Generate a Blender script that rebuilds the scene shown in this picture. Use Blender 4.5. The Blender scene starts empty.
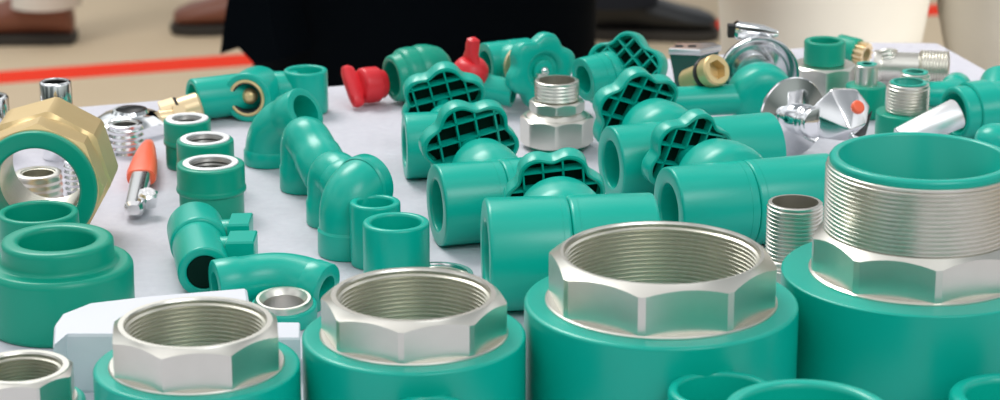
import bpy, math, random
from mathutils import Vector, Matrix
random.seed(4)
sc = bpy.context.scene
C = sc.collection
PI = math.pi
F, PITCH, H, FLOOR = 2400.0, math.radians(17), 0.40, -0.75
FW = Vector((0, math.cos(PITCH), -math.sin(PITCH))); UP = Vector((0, math.sin(PITCH), math.cos(PITCH)))
CAM = Vector((0, 0, H))

# ------------------------------------------------------------------ measuring helpers
def ray(px, py): return FW + Vector((1, 0, 0)) * ((px - 500) / F) - UP * ((py - 200) / F)
def tp(px, py, z=0.0):
    d = ray(px, py); return CAM + d * ((z - H) / d.z)
def at(px, py, h=0.0):
    """ground point under something seen at (px,py) h picture-units above the table, and the size of one unit in metres"""
    z = 0.0
    for _ in range(12):
        p = tp(px, py, z); s = (p - CAM).dot(FW) / F; z = h * s
    return Vector((p.x, p.y, 0)), s

# ------------------------------------------------------------------ materials
def mat(name, col, metal=0.0, rough=0.4, coat=0.0, spec=0.5, noise=None, bump=0.0, bscale=60, sheen=0.0):
    m = bpy.data.materials.new(name); m.use_nodes = True
    nt = m.node_tree; b = nt.nodes['Principled BSDF']
    b.inputs['Base Color'].default_value = (*col, 1); b.inputs['Metallic'].default_value = metal
    b.inputs['Roughness'].default_value = rough; b.inputs['Coat Weight'].default_value = coat
    b.inputs['Specular IOR Level'].default_value = spec; b.inputs['Sheen Weight'].default_value = sheen
    tc = nt.nodes.new('ShaderNodeTexCoord')
    n = nt.nodes.new('ShaderNodeTexNoise'); n.inputs['Scale'].default_value = bscale; n.inputs['Detail'].default_value = 4
    nt.links.new(tc.outputs['Object'], n.inputs['Vector'])
    if noise:
        mx = nt.nodes.new('ShaderNodeMix'); mx.data_type = 'RGBA'
        mx.inputs[6].default_value = (*col, 1); mx.inputs[7].default_value = (*noise, 1)
        nt.links.new(n.outputs['Fac'], mx.inputs[0]); nt.links.new(mx.outputs[2], b.inputs['Base Color'])
    if bump:
        bp = nt.nodes.new('ShaderNodeBump'); bp.inputs['Strength'].default_value = bump; bp.inputs['Distance'].default_value = 0.002
        nt.links.new(n.outputs['Fac'], bp.inputs['Height']); nt.links.new(bp.outputs['Normal'], b.inputs['Normal'])
    return m
GREEN = mat('green_plastic', (0.0, 0.45, 0.345), rough=0.30, noise=(0.0, 0.41, 0.31), bscale=25, spec=0.45)
GREEN2 = mat('deep_green_plastic', (0.0, 0.34, 0.225), rough=0.33, noise=(0.0, 0.31, 0.20), bscale=25, spec=0.4)
DARKG = mat('painted_shade_plastic', (0.001, 0.018, 0.012), rough=0.8, spec=.1)  # near-black green, the shade of deep cavities put into the colour
NICKEL = mat('satin_nickel', (0.80, 0.78, 0.71), metal=1, rough=0.32, noise=(0.72, 0.70, 0.63), bscale=90)
NICKD = mat('threaded_nickel', (0.74, 0.72, 0.62), metal=1, rough=0.35)
CHROME = mat('polished_chrome', (0.86, 0.87, 0.88), metal=1, rough=0.05)
CHROMES = mat('brushed_chrome', (0.85, 0.85, 0.86), metal=1, rough=0.2)
SATIN = mat('satin_silver', (0.93, 0.93, 0.93), metal=.9, rough=0.42)
BRASS = mat('yellow_brass', (0.80, 0.61, 0.32), metal=0.6, rough=0.38, noise=(0.72, 0.53, 0.25), bscale=40)
BRASSP = mat('pale_brass', (0.85, 0.66, 0.40), metal=0.55, rough=0.35)
RED = mat('red_plastic', (0.72, 0.02, 0.03), rough=0.38)
ORANGE = mat('orange_plastic', (1.0, 0.16, 0.07), rough=0.3)
RUBBER = mat('black_rubber', (0.01, 0.01, 0.01), rough=0.5)
WHITEP = mat('white_plastic', (0.72, 0.73, 0.78), rough=0.45)
CLOTHW = mat('white_table_cloth', (0.66, 0.65, 0.70), rough=0.8, noise=(0.57, 0.56, 0.62), bump=0.35, bscale=180, spec=0.2)
BLACKC = mat('black_fabric', (0.0015, 0.003, 0.005), rough=0.9, spec=0.04, bump=0.2, bscale=40)
GREYD = mat('charcoal_fabric', (0.012, 0.014, 0.02), rough=0.8, spec=0.2)
CREAM = mat('cream_fabric', (0.80, 0.76, 0.68), rough=0.9, noise=(0.62, 0.59, 0.52), bscale=9, bump=0.4, spec=0.1)
SKIN = mat('skin', (0.55, 0.32, 0.22), rough=0.5)
HAIR = mat('black_hair', (0.01, 0.008, 0.007), rough=0.5)
LEATHER = mat('brown_leather', (0.20, 0.07, 0.04), rough=0.45)
SOLE = mat('dark_sole', (0.03, 0.025, 0.02), rough=0.7)
BLACKL = mat('black_shoe_leather', (0.008, 0.009, 0.01), rough=0.4)
SHIRT = mat('pale_shirt', (0.5, 0.52, 0.55), rough=0.8)
FLOORM = mat('tan_floor', (0.66, 0.53, 0.37), rough=0.8, noise=(0.58, 0.46, 0.31), bscale=5, spec=0.2)
REDL = mat('red_floor_tape', (0.92, 0.06, 0.03), rough=0.9, spec=.05)
WALLM = mat('pale_wall', (0.6, 0.58, 0.54), rough=0.9)
DEEP = mat('painted_green_reflection', (0.0, 0.07, 0.05), rough=0.1)  # green surroundings mirrored in chrome, painted as a base colour
BORE = mat('dull_dark_metal', (0.30, 0.29, 0.27), metal=.9, rough=0.4)
WOOD = mat('table_wood', (0.25, 0.15, 0.08), rough=0.5)

# ------------------------------------------------------------------ mesh builder
def axm(o, d, roll=0.0):
    d = Vector(d).normalized(); q = Vector((0, 0, 1)).rotation_difference(d)
    return Matrix.Translation(Vector(o)) @ q.to_matrix().to_4x4() @ Matrix.Rotation(roll, 4, 'Z')
class MB:
    def __init__(s): s.v = []; s.f = []
    def rings(s, rows, n, close_ends=(False, False)):
        base = len(s.v)
        for r in rows: s.v += [Vector(p) for p in r]
        for i in range(len(rows) - 1):
            a, b = base + i * n, base + (i + 1) * n
            for k in range(n):
                k2 = (k + 1) % n; s.f.append((a + k, a + k2, b + k2, b + k))
        if close_ends[0]: s.f.append(tuple(base + k for k in reversed(range(n))))
        if close_ends[1]: s.f.append(tuple(base + (len(rows) - 1) * n + k for k in range(n)))
        return s
    def lathe(s, prof, M=None, n=48, a0=0.0):
        """prof: (r, z); r may be a function of the angle, z too"""
        M = M or Matrix(); rows = []
        for r, z in prof:
            row = []
            for k in range(n):
                t = a0 + 2 * PI * k / n
                rr = r(t) if callable(r) else r; zz = z(t) if callable(z) else z
                row.append(M @ Vector((rr * math.cos(t), rr * math.sin(t), zz)))
            rows.append(row)
        f, l = prof[0][0], prof[-1][0]
        return s.rings(rows, n, (callable(f) or f > 0.001, callable(l) or l > 0.001))
    def shell(s, prof, M=None, n=48):
        """closed profile (a ring with a hole through it)"""
        M = M or Matrix(); base = len(s.v); m = len(prof)
        for r, z in prof:
            for k in range(n):
                t = 2 * PI * k / n
                rr = r(t) if callable(r) else r; zz = z(t) if callable(z) else z
                s.v.append(M @ Vector((rr * math.cos(t), rr * math.sin(t), zz)))
        for i in range(m):
            a, b = base + i * n, base + ((i + 1) % m) * n
            for k in range(n):
                k2 = (k + 1) % n; s.f.append((a + k, a + k2, b + k2, b + k))
        return s
    def box(s, c, d, M=None):
        M = M or Matrix(); b = len(s.v); c = Vector(c)
        for x in (-.5, .5):
            for y in (-.5, .5):
                for z in (-.5, .5): s.v.append(M @ (c + Vector((x * d[0], y * d[1], z * d[2]))))
        for q in ((0, 1, 3, 2), (4, 6, 7, 5), (0, 4, 5, 1), (2, 3, 7, 6), (0, 2, 6, 4), (1, 5, 7, 3)): s.f.append(tuple(b + i for i in q))
        return s
    def prism(s, pts, z0, z1, M=None, cham=0.0):
        M = M or Matrix(); n = len(pts); c = Vector((sum(p[0] for p in pts) / n, sum(p[1] for p in pts) / n))
        def rw(z, k): return [M @ Vector((c.x + (p[0] - c.x) * k, c.y + (p[1] - c.y) * k, z)) for p in pts]
        R = max((Vector(p[:2]) - c).length for p in pts); kk = 1 - cham / R
        rows = [rw(z0, kk), rw(z0 + cham, 1), rw(z1 - cham, 1), rw(z1, kk)] if cham else [rw(z0, 1), rw(z1, 1)]
        return s.rings(rows, n, (True, True))
    def sweep(s, secs, n=40):
        """secs: (pos, tangent, radius) - rings perpendicular to the tangent"""
        rows = []; t0 = Vector(secs[0][1]).normalized()
        u = t0.orthogonal().normalized(); prev = t0
        for p, t, r in secs:
            t = Vector(t).normalized(); u = prev.rotation_difference(t) @ u; prev = t
            w = t.cross(u)
            rows.append([Vector(p) + (u * math.cos(2 * PI * k / n) + w * math.sin(2 * PI * k / n)) * r for k in range(n)])
        return s.rings(rows, n, (secs[0][2] > .001, secs[-1][2] > .001))
    def ball(s, c, r, n=24, sc_=(1, 1, 1), M=None):
        M = M or Matrix(); c = Vector(c); m = n // 2
        rows = []
        for i in range(m + 1):
            a = -PI / 2 + PI * i / m; rr = max(math.cos(a), 1e-4)
            rows.append([M @ (c + Vector((r * rr * math.cos(2 * PI * k / n) * sc_[0], r * rr * math.sin(2 * PI * k / n) * sc_[1], r * math.sin(a) * sc_[2]))) for k in range(n)])
        return s.rings(rows, n)
    def build(s, name, m, parent=None, k=1.0, smooth=32, loc=None):
        me = bpy.data.meshes.new(name)
        me.from_pydata([tuple(p * k) for p in s.v], [], s.f); me.update()
        import bmesh
        bm = bmesh.new(); bm.from_mesh(me)
        bmesh.ops.remove_doubles(bm, verts=bm.verts, dist=1e-6)
        bmesh.ops.recalc_face_normals(bm, faces=bm.faces); bm.to_mesh(me); bm.free()
        for p in me.polygons: p.use_smooth = smooth > 0
        if smooth > 0: me.set_sharp_from_angle(angle=math.radians(smooth))
        me.materials.append(m)
        o = bpy.data.objects.new(name, me); C.objects.link(o)
        if parent: o.parent = parent
        if loc is not None: o.location = loc
        return o
def thing(name, label, cat, loc, group=None):
    o = bpy.data.objects.new(name, None); C.objects.link(o); o.location = loc; o.empty_display_size = .02
    o['label'] = label; o['category'] = cat
    if group: o['group'] = group
    return o

def fil(pts, rad, n=4):
    """round the inner corners of a profile"""
    out = [pts[0]]
    for i in range(1, len(pts) - 1):
        a, b, c = Vector(pts[i - 1]), Vector(pts[i]), Vector(pts[i + 1])
        l = min(rad, (a - b).length * .45, (c - b).length * .45)
        if l < 1e-6: out.append(pts[i]); continue
        p, q = b + (a - b).normalized() * l, b + (c - b).normalized() * l
        for j in range(n + 1):
            t = j / n; v = p * (1 - t) ** 2 + b * 2 * t * (1 - t) + q * t * t; out.append((v.x, v.y))
    out.append(pts[-1]); return out
def thread(r, z0, z1, pitch, depth):
    n = max(2, int(abs(z1 - z0) / pitch)); st = (z1 - z0) / n; out = []
    for i in range(n):
        z = z0 + i * st; out += [(r - depth, z + st * .1), (r, z + st * .4), (r, z + st * .6), (r - depth, z + st * .95)]
    return out
def octr(a, nside=8, a0=0.0):
    """radius of a regular polygon of apothem a"""
    st = 2 * PI / nside
    return lambda t: a / math.cos(((t - a0 + st / 2) % st) - st / 2)

# ------------------------------------------------------------------ parts of pipe fittings (units = picture units, scaled at build)
def socket_prof(r, ri, z0, z1, depth=None, rad=3):
    d = depth or (z1 - z0) * .8
    return fil([(0.0005, z0), (r, z0), (r, z1), (ri, z1), (ri * .97, z1 - d), (0.0005, z1 - d)], rad)
def nut_prof(a, ri, z0, z1, nside=8, a0=0.0, ch=0.55, low=0.25, rc=None):
    """bevelled nut that rises from flats to a round rim, open down the middle"""
    ro = octr(a, nside, a0); r0 = a * 1.0 if rc is None else rc
    zt = lambda t: z1 - 1.5 - (ro(t) - a) * ch * 1.6 - 1.0
    zb = lambda t: z0 + (ro(t) - a) * low
    return [(a * .985, z0), (ro, zb), (ro, zt), (r0 * .985, z1 - 1.6), (r0 * .96, z1)]
def rsocket(mb, M, r, ri, z0, z1, depth=None, rad=3, n=48): mb.lathe(socket_prof(r, ri, z0, z1, depth, rad), M, n)

def coupling(px, py, r, ri, h, label, name='pipe_coupling', m=GREEN, group=None, rad=5):
    p, s = at(px, py, h)
    o = MB().lathe(fil([(0.0005, 0), (r * .97, 0), (r, 4), (r, h), (ri, h), (ri * .96, h * .25), (.0005, h * .25)], rad), n=64).build(name, m, None, s, loc=p)
    o['label'] = label; o['category'] = 'pipe coupling'
    if group: o['group'] = group
    return o

def female_adapter(px, py, R, rh, a, hb, hn, label, a0=0.2, group=None):
    """big green body with an eight-sided nickel nut and female thread; (px,py) = centre of the body's top"""
    p, s = at(px, py, hb)
    t = thing('female_thread_adapter', label, 'pipe adapter', p, group)
    MB().lathe(fil([(.0005, 0), (R * .97, 0), (R, 5), (R, hb - 2), (R - 3, hb), (rh, hb), (rh, hb * .2), (.0005, hb * .2)], R * .09), n=96).build('body', GREEN, t, s)
    rf = a * 1.085
    mb = MB(); mb.shell([(rh, hb - 12), (rf, hb - 12), (rf, hb + 1.5), (rf * .985, hb + 2.8), (rh, hb + 2.8)], n=96)
    ro = octr(a, 8, a0); zt = hb + hn
    mb.shell([(rh, hb), (ro, hb), (ro, lambda t_: zt - 1 - (ro(t_) - a * .955) * .7), (a * .955, zt - 1), (a * .945, zt), (rh + 1.2, zt), (rh, zt - 2)], n=96)
    mb.build('hex_collar', NICKEL, t, s, smooth=18)
    prof = [(rh + 2, zt - 3)] + thread(rh, zt - 4, hb * .35, 4.4 if R > 80 else 3, 2.2)
    pin = [(rh + 2.2, zt - 4)] + [(2 * rh - r_ - 2.6, z_) for r_, z_ in thread(rh, zt - 5, hb * .35, 4.4 if R > 80 else 3.6, 2.0)] + [(rh + 2.2, hb * .35), (rh + 4, hb * .35), (rh + 4, zt - 4)]
    pin = [(min(r_, rh + 4), z_) for r_, z_ in pin]
    MB().shell(pin, n=96).build('internal_thread', NICKD, t, s, smooth=12)
    return t

# =================================================================== front row
female_adapter(197, 364, 103, 70, 81, 85, 45, 'left of the three large open eight-sided nickel adapters in green bodies, beside the white block', a0=.12)
female_adapter(414, 333, 112, 76, 87, 96, 42, 'middle-sized green adapter with open nickel nut, in front of the small upright green couplings', a0=.3)
female_adapter(661, 300, 137, 97, 107, 108, 51, 'largest open nickel-nut adapter with wide threaded mouth in a green body, front centre', a0=.16)
female_adapter(23, 400, 62, 40, 50, 45, 36, 'small open nickel-nut adapter cut by the bottom left corner', a0=.1)

def male_adapter(px, py, R, hb, a, hn, rt, ht, ri, label, lipm=GREEN, lip=8, a0=.3, pitch=4, name='male_thread_adapter', bodym=GREEN):
    p, s = at(px, py, hb)
    t = thing(name, label, 'pipe adapter', p)
    MB().lathe(fil([(.0005, 0), (R * .97, 0), (R, 4), (R, hb - 1), (R - 2, hb), (ri, hb), (ri, hb * .3), (.0005, hb * .3)], R * .09), n=96).build('body', bodym, t, s)
    z = hb
    if hn:
        ro = octr(a, 8, a0); zt = hb + hn
        mb = MB().shell([(ri, hb - 5), (a * 1.09, hb - 5), (a * 1.09, hb + 1.5), (a * 1.06, hb + 3), (ri, hb + 3)], n=96)
        mb.shell([(ri, hb), (ro, hb), (ro, lambda t_: zt - (ro(t_) - a * .96) * .8), (a * .96, zt), (ri, zt)], n=96)
        mb.build('hex_collar', NICKEL, t, s, smooth=18); z = zt
    pr = [(ri + 1, z - 2), (rt - 2, z - 2)] + (thread(rt, z, z + ht - 3, pitch, pitch * .55) if pitch else [(rt - .6, z), (rt - .6, z + ht - 3)]) + [(rt - 1, z + ht - 3), (rt - 1, z + ht - .8), (rt - 2, z + ht), (ri + 1, z + ht)]
    MB().shell(pr, n=96).build('male_thread', NICKEL, t, s, smooth=12)
    if lip:
        MB().shell([(ri, hb * .4)] + [(rt - 4, hb * .4), (rt - 4, z + ht), (rt - 3, z + ht + lip * .5), (rt - 5, z + ht + lip * .9), (rt - 7, z + ht + lip), (ri + 2, z + ht + lip), (ri, z + ht + lip - 2)], n=96).build('inner_sleeve', lipm, t, s, smooth=50)
    return t
male_adapter(916, 271, 134, 106, 98, 44, 94, 68, 81, 'largest green adapter with tall nickel outside thread and green lined mouth, front right', lip=8, a0=.42, pitch=4.2)
male_adapter(793, 263, 34, 44, 30, 8, 28, 56, 22, 'small nickel male threaded fitting between the two largest front adapters and the valve body', lip=0, pitch=4, bodym=NICKEL)

coupling(722, 389, 54, 44, 86, 'small green coupling rim at the bottom edge, left of the larger overlapping one', rad=8)
coupling(808, 408, 85, 69, 114, 'large green coupling rim cut by the bottom edge below the biggest male adapter', rad=10)
coupling(1013, 394, 63, 46, 60, 'green coupling cut off by the bottom right corner', rad=14)
coupling(430, 409, 42, 32, 76, 'green coupling just peeking above the bottom edge, front centre left', rad=8)

# low chrome ring behind the middle adapter
p, s = at(437, 273, 22); t = thing('threaded_ring', 'low polished ring behind the middle open nickel adapter', 'pipe ring', p)
MB().shell([(30, 0), (38, 0), (38, 18), (36, 22), (31, 22), (30, 20)], n=64).build('ring', CHROMES, t, s)
MB().shell([(27, 2), (30.2, 2), (30.2, 19), (27.5, 19), (26.5, 15), (27.5, 11), (26.5, 7)], n=64).build('inner_thread', NICKD, t, s)

# white block
p, s = at(150, 318, 62)
def rel(px, py, h):
    q = tp(px, py, h * s); return ((q.x - p.x) / s, (q.y - p.y) / s)
t = thing('mounting_block', 'white plastic block with rounded end behind the left open nickel adapter', 'plastic block', p)
top = [rel(*q, 62) for q in ((53, 345), (54, 325), (62, 314), (90, 303), (150, 296), (247, 288), (249, 300), (232, 306), (112, 334), (66, 334))]
MB().prism(top[::-1], 0, 62, cham=3).build('top_plate', WHITEP, t, s, smooth=20)
tab = [rel(*q, 40) for q in ((262, 322), (300, 322), (300, 338), (262, 338))]
MB().prism(tab[::-1], 0, 40, cham=2).build('tab', WHITEP, t, s, smooth=20)

# =================================================================== left group
p, s = at(57, 238, 91); t = thing('reducing_coupling', 'big ribbed green reducing coupling with stepped top at the left edge', 'pipe coupling', p)
rib = lambda R, d: (lambda a: R + d * (1 if math.cos(40 * a) > 0 else -1))
MB().lathe(fil([(.0005, 0), (72, 0), (74, 4), (74.5, 62), (71, 67), (56, 67), (56, 91), (38, 91), (37, 20), (.0005, 20)], 6), n=96).build('body', GREEN2, t, s)
mb = MB()
for k in range(36):
    a = 2 * PI * k / 36; mb.box((0, 0, 32), (2.0, 5.0, 56), Matrix.Rotation(a, 4, 'Z') @ Matrix.Translation((73, 0, 0)))
mb.build('grip_ribs', GREEN2, t, s)
coupling(38, 211, 40, 32.5, 78, 'green coupling standing between the brass union and the ribbed green coupling', m=GREEN2)

# brass union with green ring facing the camera
p, s = at(44, 176, 71); t = thing('brass_union', 'large yellow brass union nut lying on its side, green ring facing forward', 'pipe union', p)
M = axm((0, 0, 71), (0.03, -1, 0))
ro = octr(60, 8, .38); rb = octr(62.5, 8, .30)
mb = MB().shell([(47, 10), (ro, 10), (ro, lambda a: 40 - (ro(a) - 62) * 1.0), (60, 42), (57, 43), (47, 43)][::-1], M, 96)
mb.build('hex_nut', BRASS, t, s, smooth=22)
mb = MB().shell([(46, -62), (61, -62), (rb, -58), (rb, 0), (60.5, 3), (60, 4), (60, 12), (46, 12)][::-1], M, 96); mb.build('brass_sleeve', BRASS, t, s, smooth=20)
MB().shell(fil([(42, -10), (56, -10), (59, 44), (59, 50), (42, 50), (41, 30), (42, -10)], 4)[:-1], M, 96).build('green_ring', GREEN2, t, s)
MB().shell([(41.5, 20)] + [(41.5 - r_ * 0 - (1.6 if i % 4 in (1, 2) else 0), z_) for i, (r_, z_) in enumerate(thread(41, 18, -58, 7, 2))] + [(41.5, -60), (45.9, -60), (45.9, 20)], M, 96).build('inner_thread', NICKD, t, s, smooth=50)

# chrome nipple + items behind it
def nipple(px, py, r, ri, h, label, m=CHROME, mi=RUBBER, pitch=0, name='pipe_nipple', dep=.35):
    p, s = at(px, py, h); t = thing(name, label, 'pipe nipple', p)
    side = [(r, 2), (r, h - 2)] if not pitch else thread(r, 2, h - 3, pitch, pitch * dep)
    MB().shell([(ri, 0), (r - 1, 0)] + side + [(r - .8, h - .6), (r - 1.6, h), (ri + .5, h), (ri, h - 1)], n=56).build('sleeve', m, t, s, smooth=50)
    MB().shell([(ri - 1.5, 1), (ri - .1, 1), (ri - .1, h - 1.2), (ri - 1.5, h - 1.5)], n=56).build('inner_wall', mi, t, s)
    return t
nipple(55, 81, 16, 12.5, 80, 'upright polished chrome tube rising behind the brass union')
nipple(-14, 96, 22, 17, 60, 'polished chrome tube cut by the left edge beside the brass union')
nipple(125, 123, 18, 12.5, 30, 'short ribbed silver threaded nipple standing beside the brass union', m=CHROMES, mi=BORE, pitch=6, dep=.28)
# seen through the union: two knurled silver pieces on the cloth behind it
nipple(38, 172, 24, 17, 40, 'silver knurled ring seen through the opening of the brass union', m=NICKEL, mi=NICKD, pitch=6, dep=.2)
nipple(75, 160, 12, 8, 34, 'small silver piece seen at the right through the brass union', m=CHROMES, mi=NICKD, pitch=5)

p, s = at(130, 113, 20); t = thing('angle_valve', 'chrome eight-sided valve body lying flat with a dark round opening and brass stem', 'valve', p)
ro = octr(36, 6, .3)
MB().lathe([(.0005, 0), (ro, 0), (ro, lambda a: 13 - (ro(a) - 36) * .6), (27, 19), (19, 21), (17, 24), (14, 24), (13.5, 10), (.0005, 10)], n=72).build('body', CHROME, t, s, smooth=25)
MB().lathe([(13, 8), (13.6, 22), (.0005, 12)], n=40).build('opening', RUBBER, t, s)
M = axm((28, 6, 12), (1, .35, 0.06)); ro2 = octr(11, 6, 0)
MB().lathe([(.0005, 0), (9, 0), (9, 14), (ro2, 14), (ro2, 26), (7, 27), (7, 36), (.0005, 36)], M, 48).build('brass_stem', BRASSP, t, s, smooth=25)
p, s = at(181, 116, 11); t = thing('brass_plug', 'pale brass plug with a thin black sealing ring behind the smallest insert coupling', 'plug', p)
M = axm((-18, -4, 11), (1, .3, .25))
ro2 = octr(14, 6, .4)
MB().lathe([(.0005, 0), (ro2, 0), (ro2, 15), (9, 15), (9, 18), (14, 18), (14, 38), (12, 40), (.0005, 38)], M, 48).build('plug_body', BRASSP, t, s, smooth=25)
MB().shell([(8.5, 15.2), (15, 15.4), (15.7, 16.7), (15, 17.9), (8.5, 18)], M, 48).build('seal_ring', RUBBER, t, s)

# lever valve with orange tip
p, s = at(135, 190, 8); t = thing('lever_valve', 'small silver lever valve with an orange grip lying beside the brass union', 'valve', p)
a_ = Vector((*[(c) for c in ((tp(134, 222).x - p.x) / s, (tp(134, 222).y - p.y) / s)], 12)); b_ = Vector(((tp(150, 156).x - p.x) / s, (tp(150, 156).y - p.y) / s, 14))
d_ = (b_ - a_).normalized(); L_ = (b_ - a_).length
def taper(mb, o, d, secs, flat=.55):
    """flat tapered bar: secs (t, halfwidth, halfheight)"""
    side = d.cross(Vector((0, 0, 1))).normalized(); up = side.cross(d).normalized(); n = 20; rows = []
    for t_, w, h_ in secs:
        row = []
        for k in range(n):
            a = 2 * PI * k / n; ca, sa = math.cos(a), math.sin(a)
            row.append(o + d * t_ + side * (w * math.copysign(abs(ca) ** flat, ca)) + up * (h_ * math.copysign(abs(sa) ** flat, sa)))
        rows.append(row)
    return mb.rings(rows, n, (True, True))
taper(MB(), a_, d_, [(0, 6, 5), (4, 9, 8), (L_ * .4, 10, 8), (L_ * .56, 12, 8)]).build('lever_arm', CHROMES, t, s)
taper(MB(), a_, d_, [(L_ * .46, 14.5, 9), (L_ * .50, 15.5, 11), (L_ * .7, 13, 12), (L_ * .85, 9.5, 11), (L_ * .95, 6, 8), (L_, 2.5, 3)], flat=.8).build('orange_grip', ORANGE, t, s)
MB().lathe([(.0005, 0), (octr(9, 6), 0), (octr(9, 6), 12), (7, 14), (.0005, 14)], axm(Vector(a_) + d_ * 22 + Vector((12, 0, 0)), (.15, -.35, 1)), 36).build('hex_nut', CHROMES, t, s, smooth=22)

# three insert couplings in a row
def insert_coupling(px, py, r, ri, h, label):
    p, s = at(px, py, h); t = thing('insert_coupling', label, 'pipe coupling', p, 'green couplings with silver inserts')
    MB().lathe(fil([(.0005, 0), (r * .93, 0), (r * .95, 3), (r * .95, h * .48), (r * 1.03, h * .5), (r * 1.03, h * .56), (r, h * .6), (r, h), (ri + 4, h), (ri + 4, h * .1), (.0005, h * .1)], 3), n=64).build('body', GREEN2, t, s)
    MB().shell([(ri, h * .3), (ri + 4.2, h * .3), (ri + 7, h - 1), (ri + 7, h + .8), (ri + 6.2, h + 1.4), (ri + .8, h + 1.4), (ri, h + .5)], n=64).build('silver_insert', SATIN, t, s)
    MB().shell([(ri - 1, h * .3), (ri + .2, h * .3)] + [(ri + .2, h - 2), (ri - .6, h - 2)] + [(ri - (.2 if i % 2 else 1.6), h - 4 - i * 2) for i in range(int(h * .6 / 2) - 1)], n=64).build('inner_thread', BORE, t, s)
insert_coupling(187, 119, 23.5, 14.5, 49, 'farthest and smallest of the three green couplings with silver inserts')
insert_coupling(205, 139, 28.5, 18, 54, 'middle one of the three green couplings with silver inserts')
insert_coupling(210.5, 163, 34, 21, 56, 'nearest and widest of the three green couplings with silver inserts')

# =================================================================== swept pieces
def elbow_mesh(P0, Cn, P1, r, rc, ri, cl=.35, ra=None, depth=.6):
    P0, Cn, P1 = Vector(P0), Vector(Cn), Vector(P1)
    dA, dB = (Cn - P0).normalized(), (P1 - Cn).normalized(); ra = ra or r * 1.1
    LA, LB = (Cn - P0).length, (P1 - Cn).length; ra = min(ra, LA * .8, LB * .8)
    a, b = Cn - dA * ra, Cn + dB * ra; cA, cB = LA * cl, LB * cl
    S = [(P0 + dA * cA * 1.2, dA, .0002), (P0 + dA * cA * 1.2, dA, ri * .95), (P0 + dA * .1, dA, ri), (P0, dA, ri + .8), (P0, dA, rc - 2.2), (P0 + dA * .7, dA, rc - .7), (P0 + dA * 2.2, dA, rc), (P0 + dA * cA, dA, rc), (P0 + dA * (cA + 2.5), dA, r)]
    for i in range(13):
        t = i / 12; q = a * (1 - t) ** 2 + Cn * 2 * t * (1 - t) + b * t * t
        tg = (Cn - a) * (1 - t) + (b - Cn) * t; S.append((q, tg, r))
    S += [(P1 - dB * (cB + 2.5), dB, r), (P1 - dB * cB, dB, rc), (P1 - dB * 2.2, dB, rc), (P1 - dB * .7, dB, rc - .7), (P1, dB, rc - 2.2), (P1, dB, ri + .8), (P1 - dB * .1, dB, ri), (P1 - dB * cB * 1.2, dB, ri * .95), (P1 - dB * cB * 1.2, dB, .0002)]
    return MB().sweep(S, 48)
def standing_elbow(px, by, r, z, bdir, lb, label, ri=.68):
    p, s = at(px, by, 0)
    bd = Vector(bdir).normalized()
    o = elbow_mesh((0, 0, 0), (0, 0, z), Vector((0, 0, z)) + bd * lb, r * .94, r, r * ri, cl=.4, ra=r * 1.0).build('pipe_elbow', GREEN, None, s, loc=p)
    o['label'] = label; o['category'] = 'pipe elbow'; return o
standing_elbow(269, 163, 25, 34, (.74, -.45, .48), 54, 'tall green elbow with open mouth turned up right, back of the elbow row')
standing_elbow(304, 189, 24, 62, (.42, -.76, -.50), 66, 'second green elbow of the row, standing in front of the open-mouthed one')
standing_elbow(331, 223, 24.5, 60, (.5, -.78, -.32), 42, 'slender green elbow between the second elbow and the round-shouldered one')
standing_elbow(349, 253, 31, 64, (.55, .80, .0), 36, 'wide round-shouldered green elbow directly behind the two small upright couplings')
coupling(375, 201, 25.5, 18, 66, 'narrow upright green coupling behind and left of the wider one', rad=4)
coupling(396, 221, 33.5, 25, 68, 'short wide upright green coupling at the near end of the elbow row', rad=5)

# ball valve at the back left
p, s = at(258, 94, 22); t = thing('three_way_valve', 'green valve body with brass-rimmed ball port and upright open socket, back left', 'valve', p)
mb = MB()
rsocket(mb, axm((-6, 6, 22), (-1, -.50, 0)), 21, 15, 0, 64, 22)
rsocket(mb, axm((0, 8, 24), (-.25, -1, .02)), 25, 17.5, 0, 36, 24)
mb.ball((0, 10, 24), 24)
mb.lathe(fil([(.0005, 0), (19, 0), (19, 40), (.0005, 42)], 4), axm((0, 10, 23), (1, .1, 0)), 40)
rsocket(mb, axm((47, 14, 0), (0, 0, 1)), 22, 16.5, 0, 44, 26)
mb.build('body', GREEN, t, s)
M = axm((0, 8, 24), (-.25, -1, .02))
MB().shell([(15.5, 14), (18.5, 14), (18.5, 36.5), (17, 37.3), (15.5, 36.5)], M, 48).build('brass_ring', BRASS, t, s)
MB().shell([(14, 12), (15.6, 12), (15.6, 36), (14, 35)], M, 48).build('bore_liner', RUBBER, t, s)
MB().ball(M @ Vector((0, 0, 26)), 8).build('ball', BRASS, t, s)

# green cluster at the left middle
p, s = at(195, 250, 25); t = thing('branched_tee', 'green branched tee lying with a dark open mouth toward the viewer', 'pipe tee', p)
mb = MB(); ax = Vector((.20, -1, -.03)).normalized()
rsocket(mb, axm((-8, 60, 27), ax), 26, 17, 0, 128, 40)
mb.lathe(fil([(.0005, 0), (29, 0), (29, 56), (.0005, 56)], 5), axm((-8, 66, 28), ax), 48)
mb.lathe(fil([(.0005, 0), (17, 0), (17, 46), (12, 46), (12, 30), (.0005, 30)], 2), axm((4, 44, 24), (1, .05, .05)), 40)
mb.lathe(fil([(.0005, 0), (17, 0), (17, 58), (12, 58), (12, 40), (.0005, 40)], 2), axm((4, -10, 24), (1, .05, .02)), 40)
mb.build('body', GREEN, t, s)
mb = MB()
mb.prism([(30, 24), (52, 26), (52, 66), (30, 64)], 14, 44, cham=2); mb.prism([(34, -30), (62, -28), (62, 10), (34, 8)], 10, 43, cham=2)
mb.build('clip_lug', GREEN, t, s, smooth=25)
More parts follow.
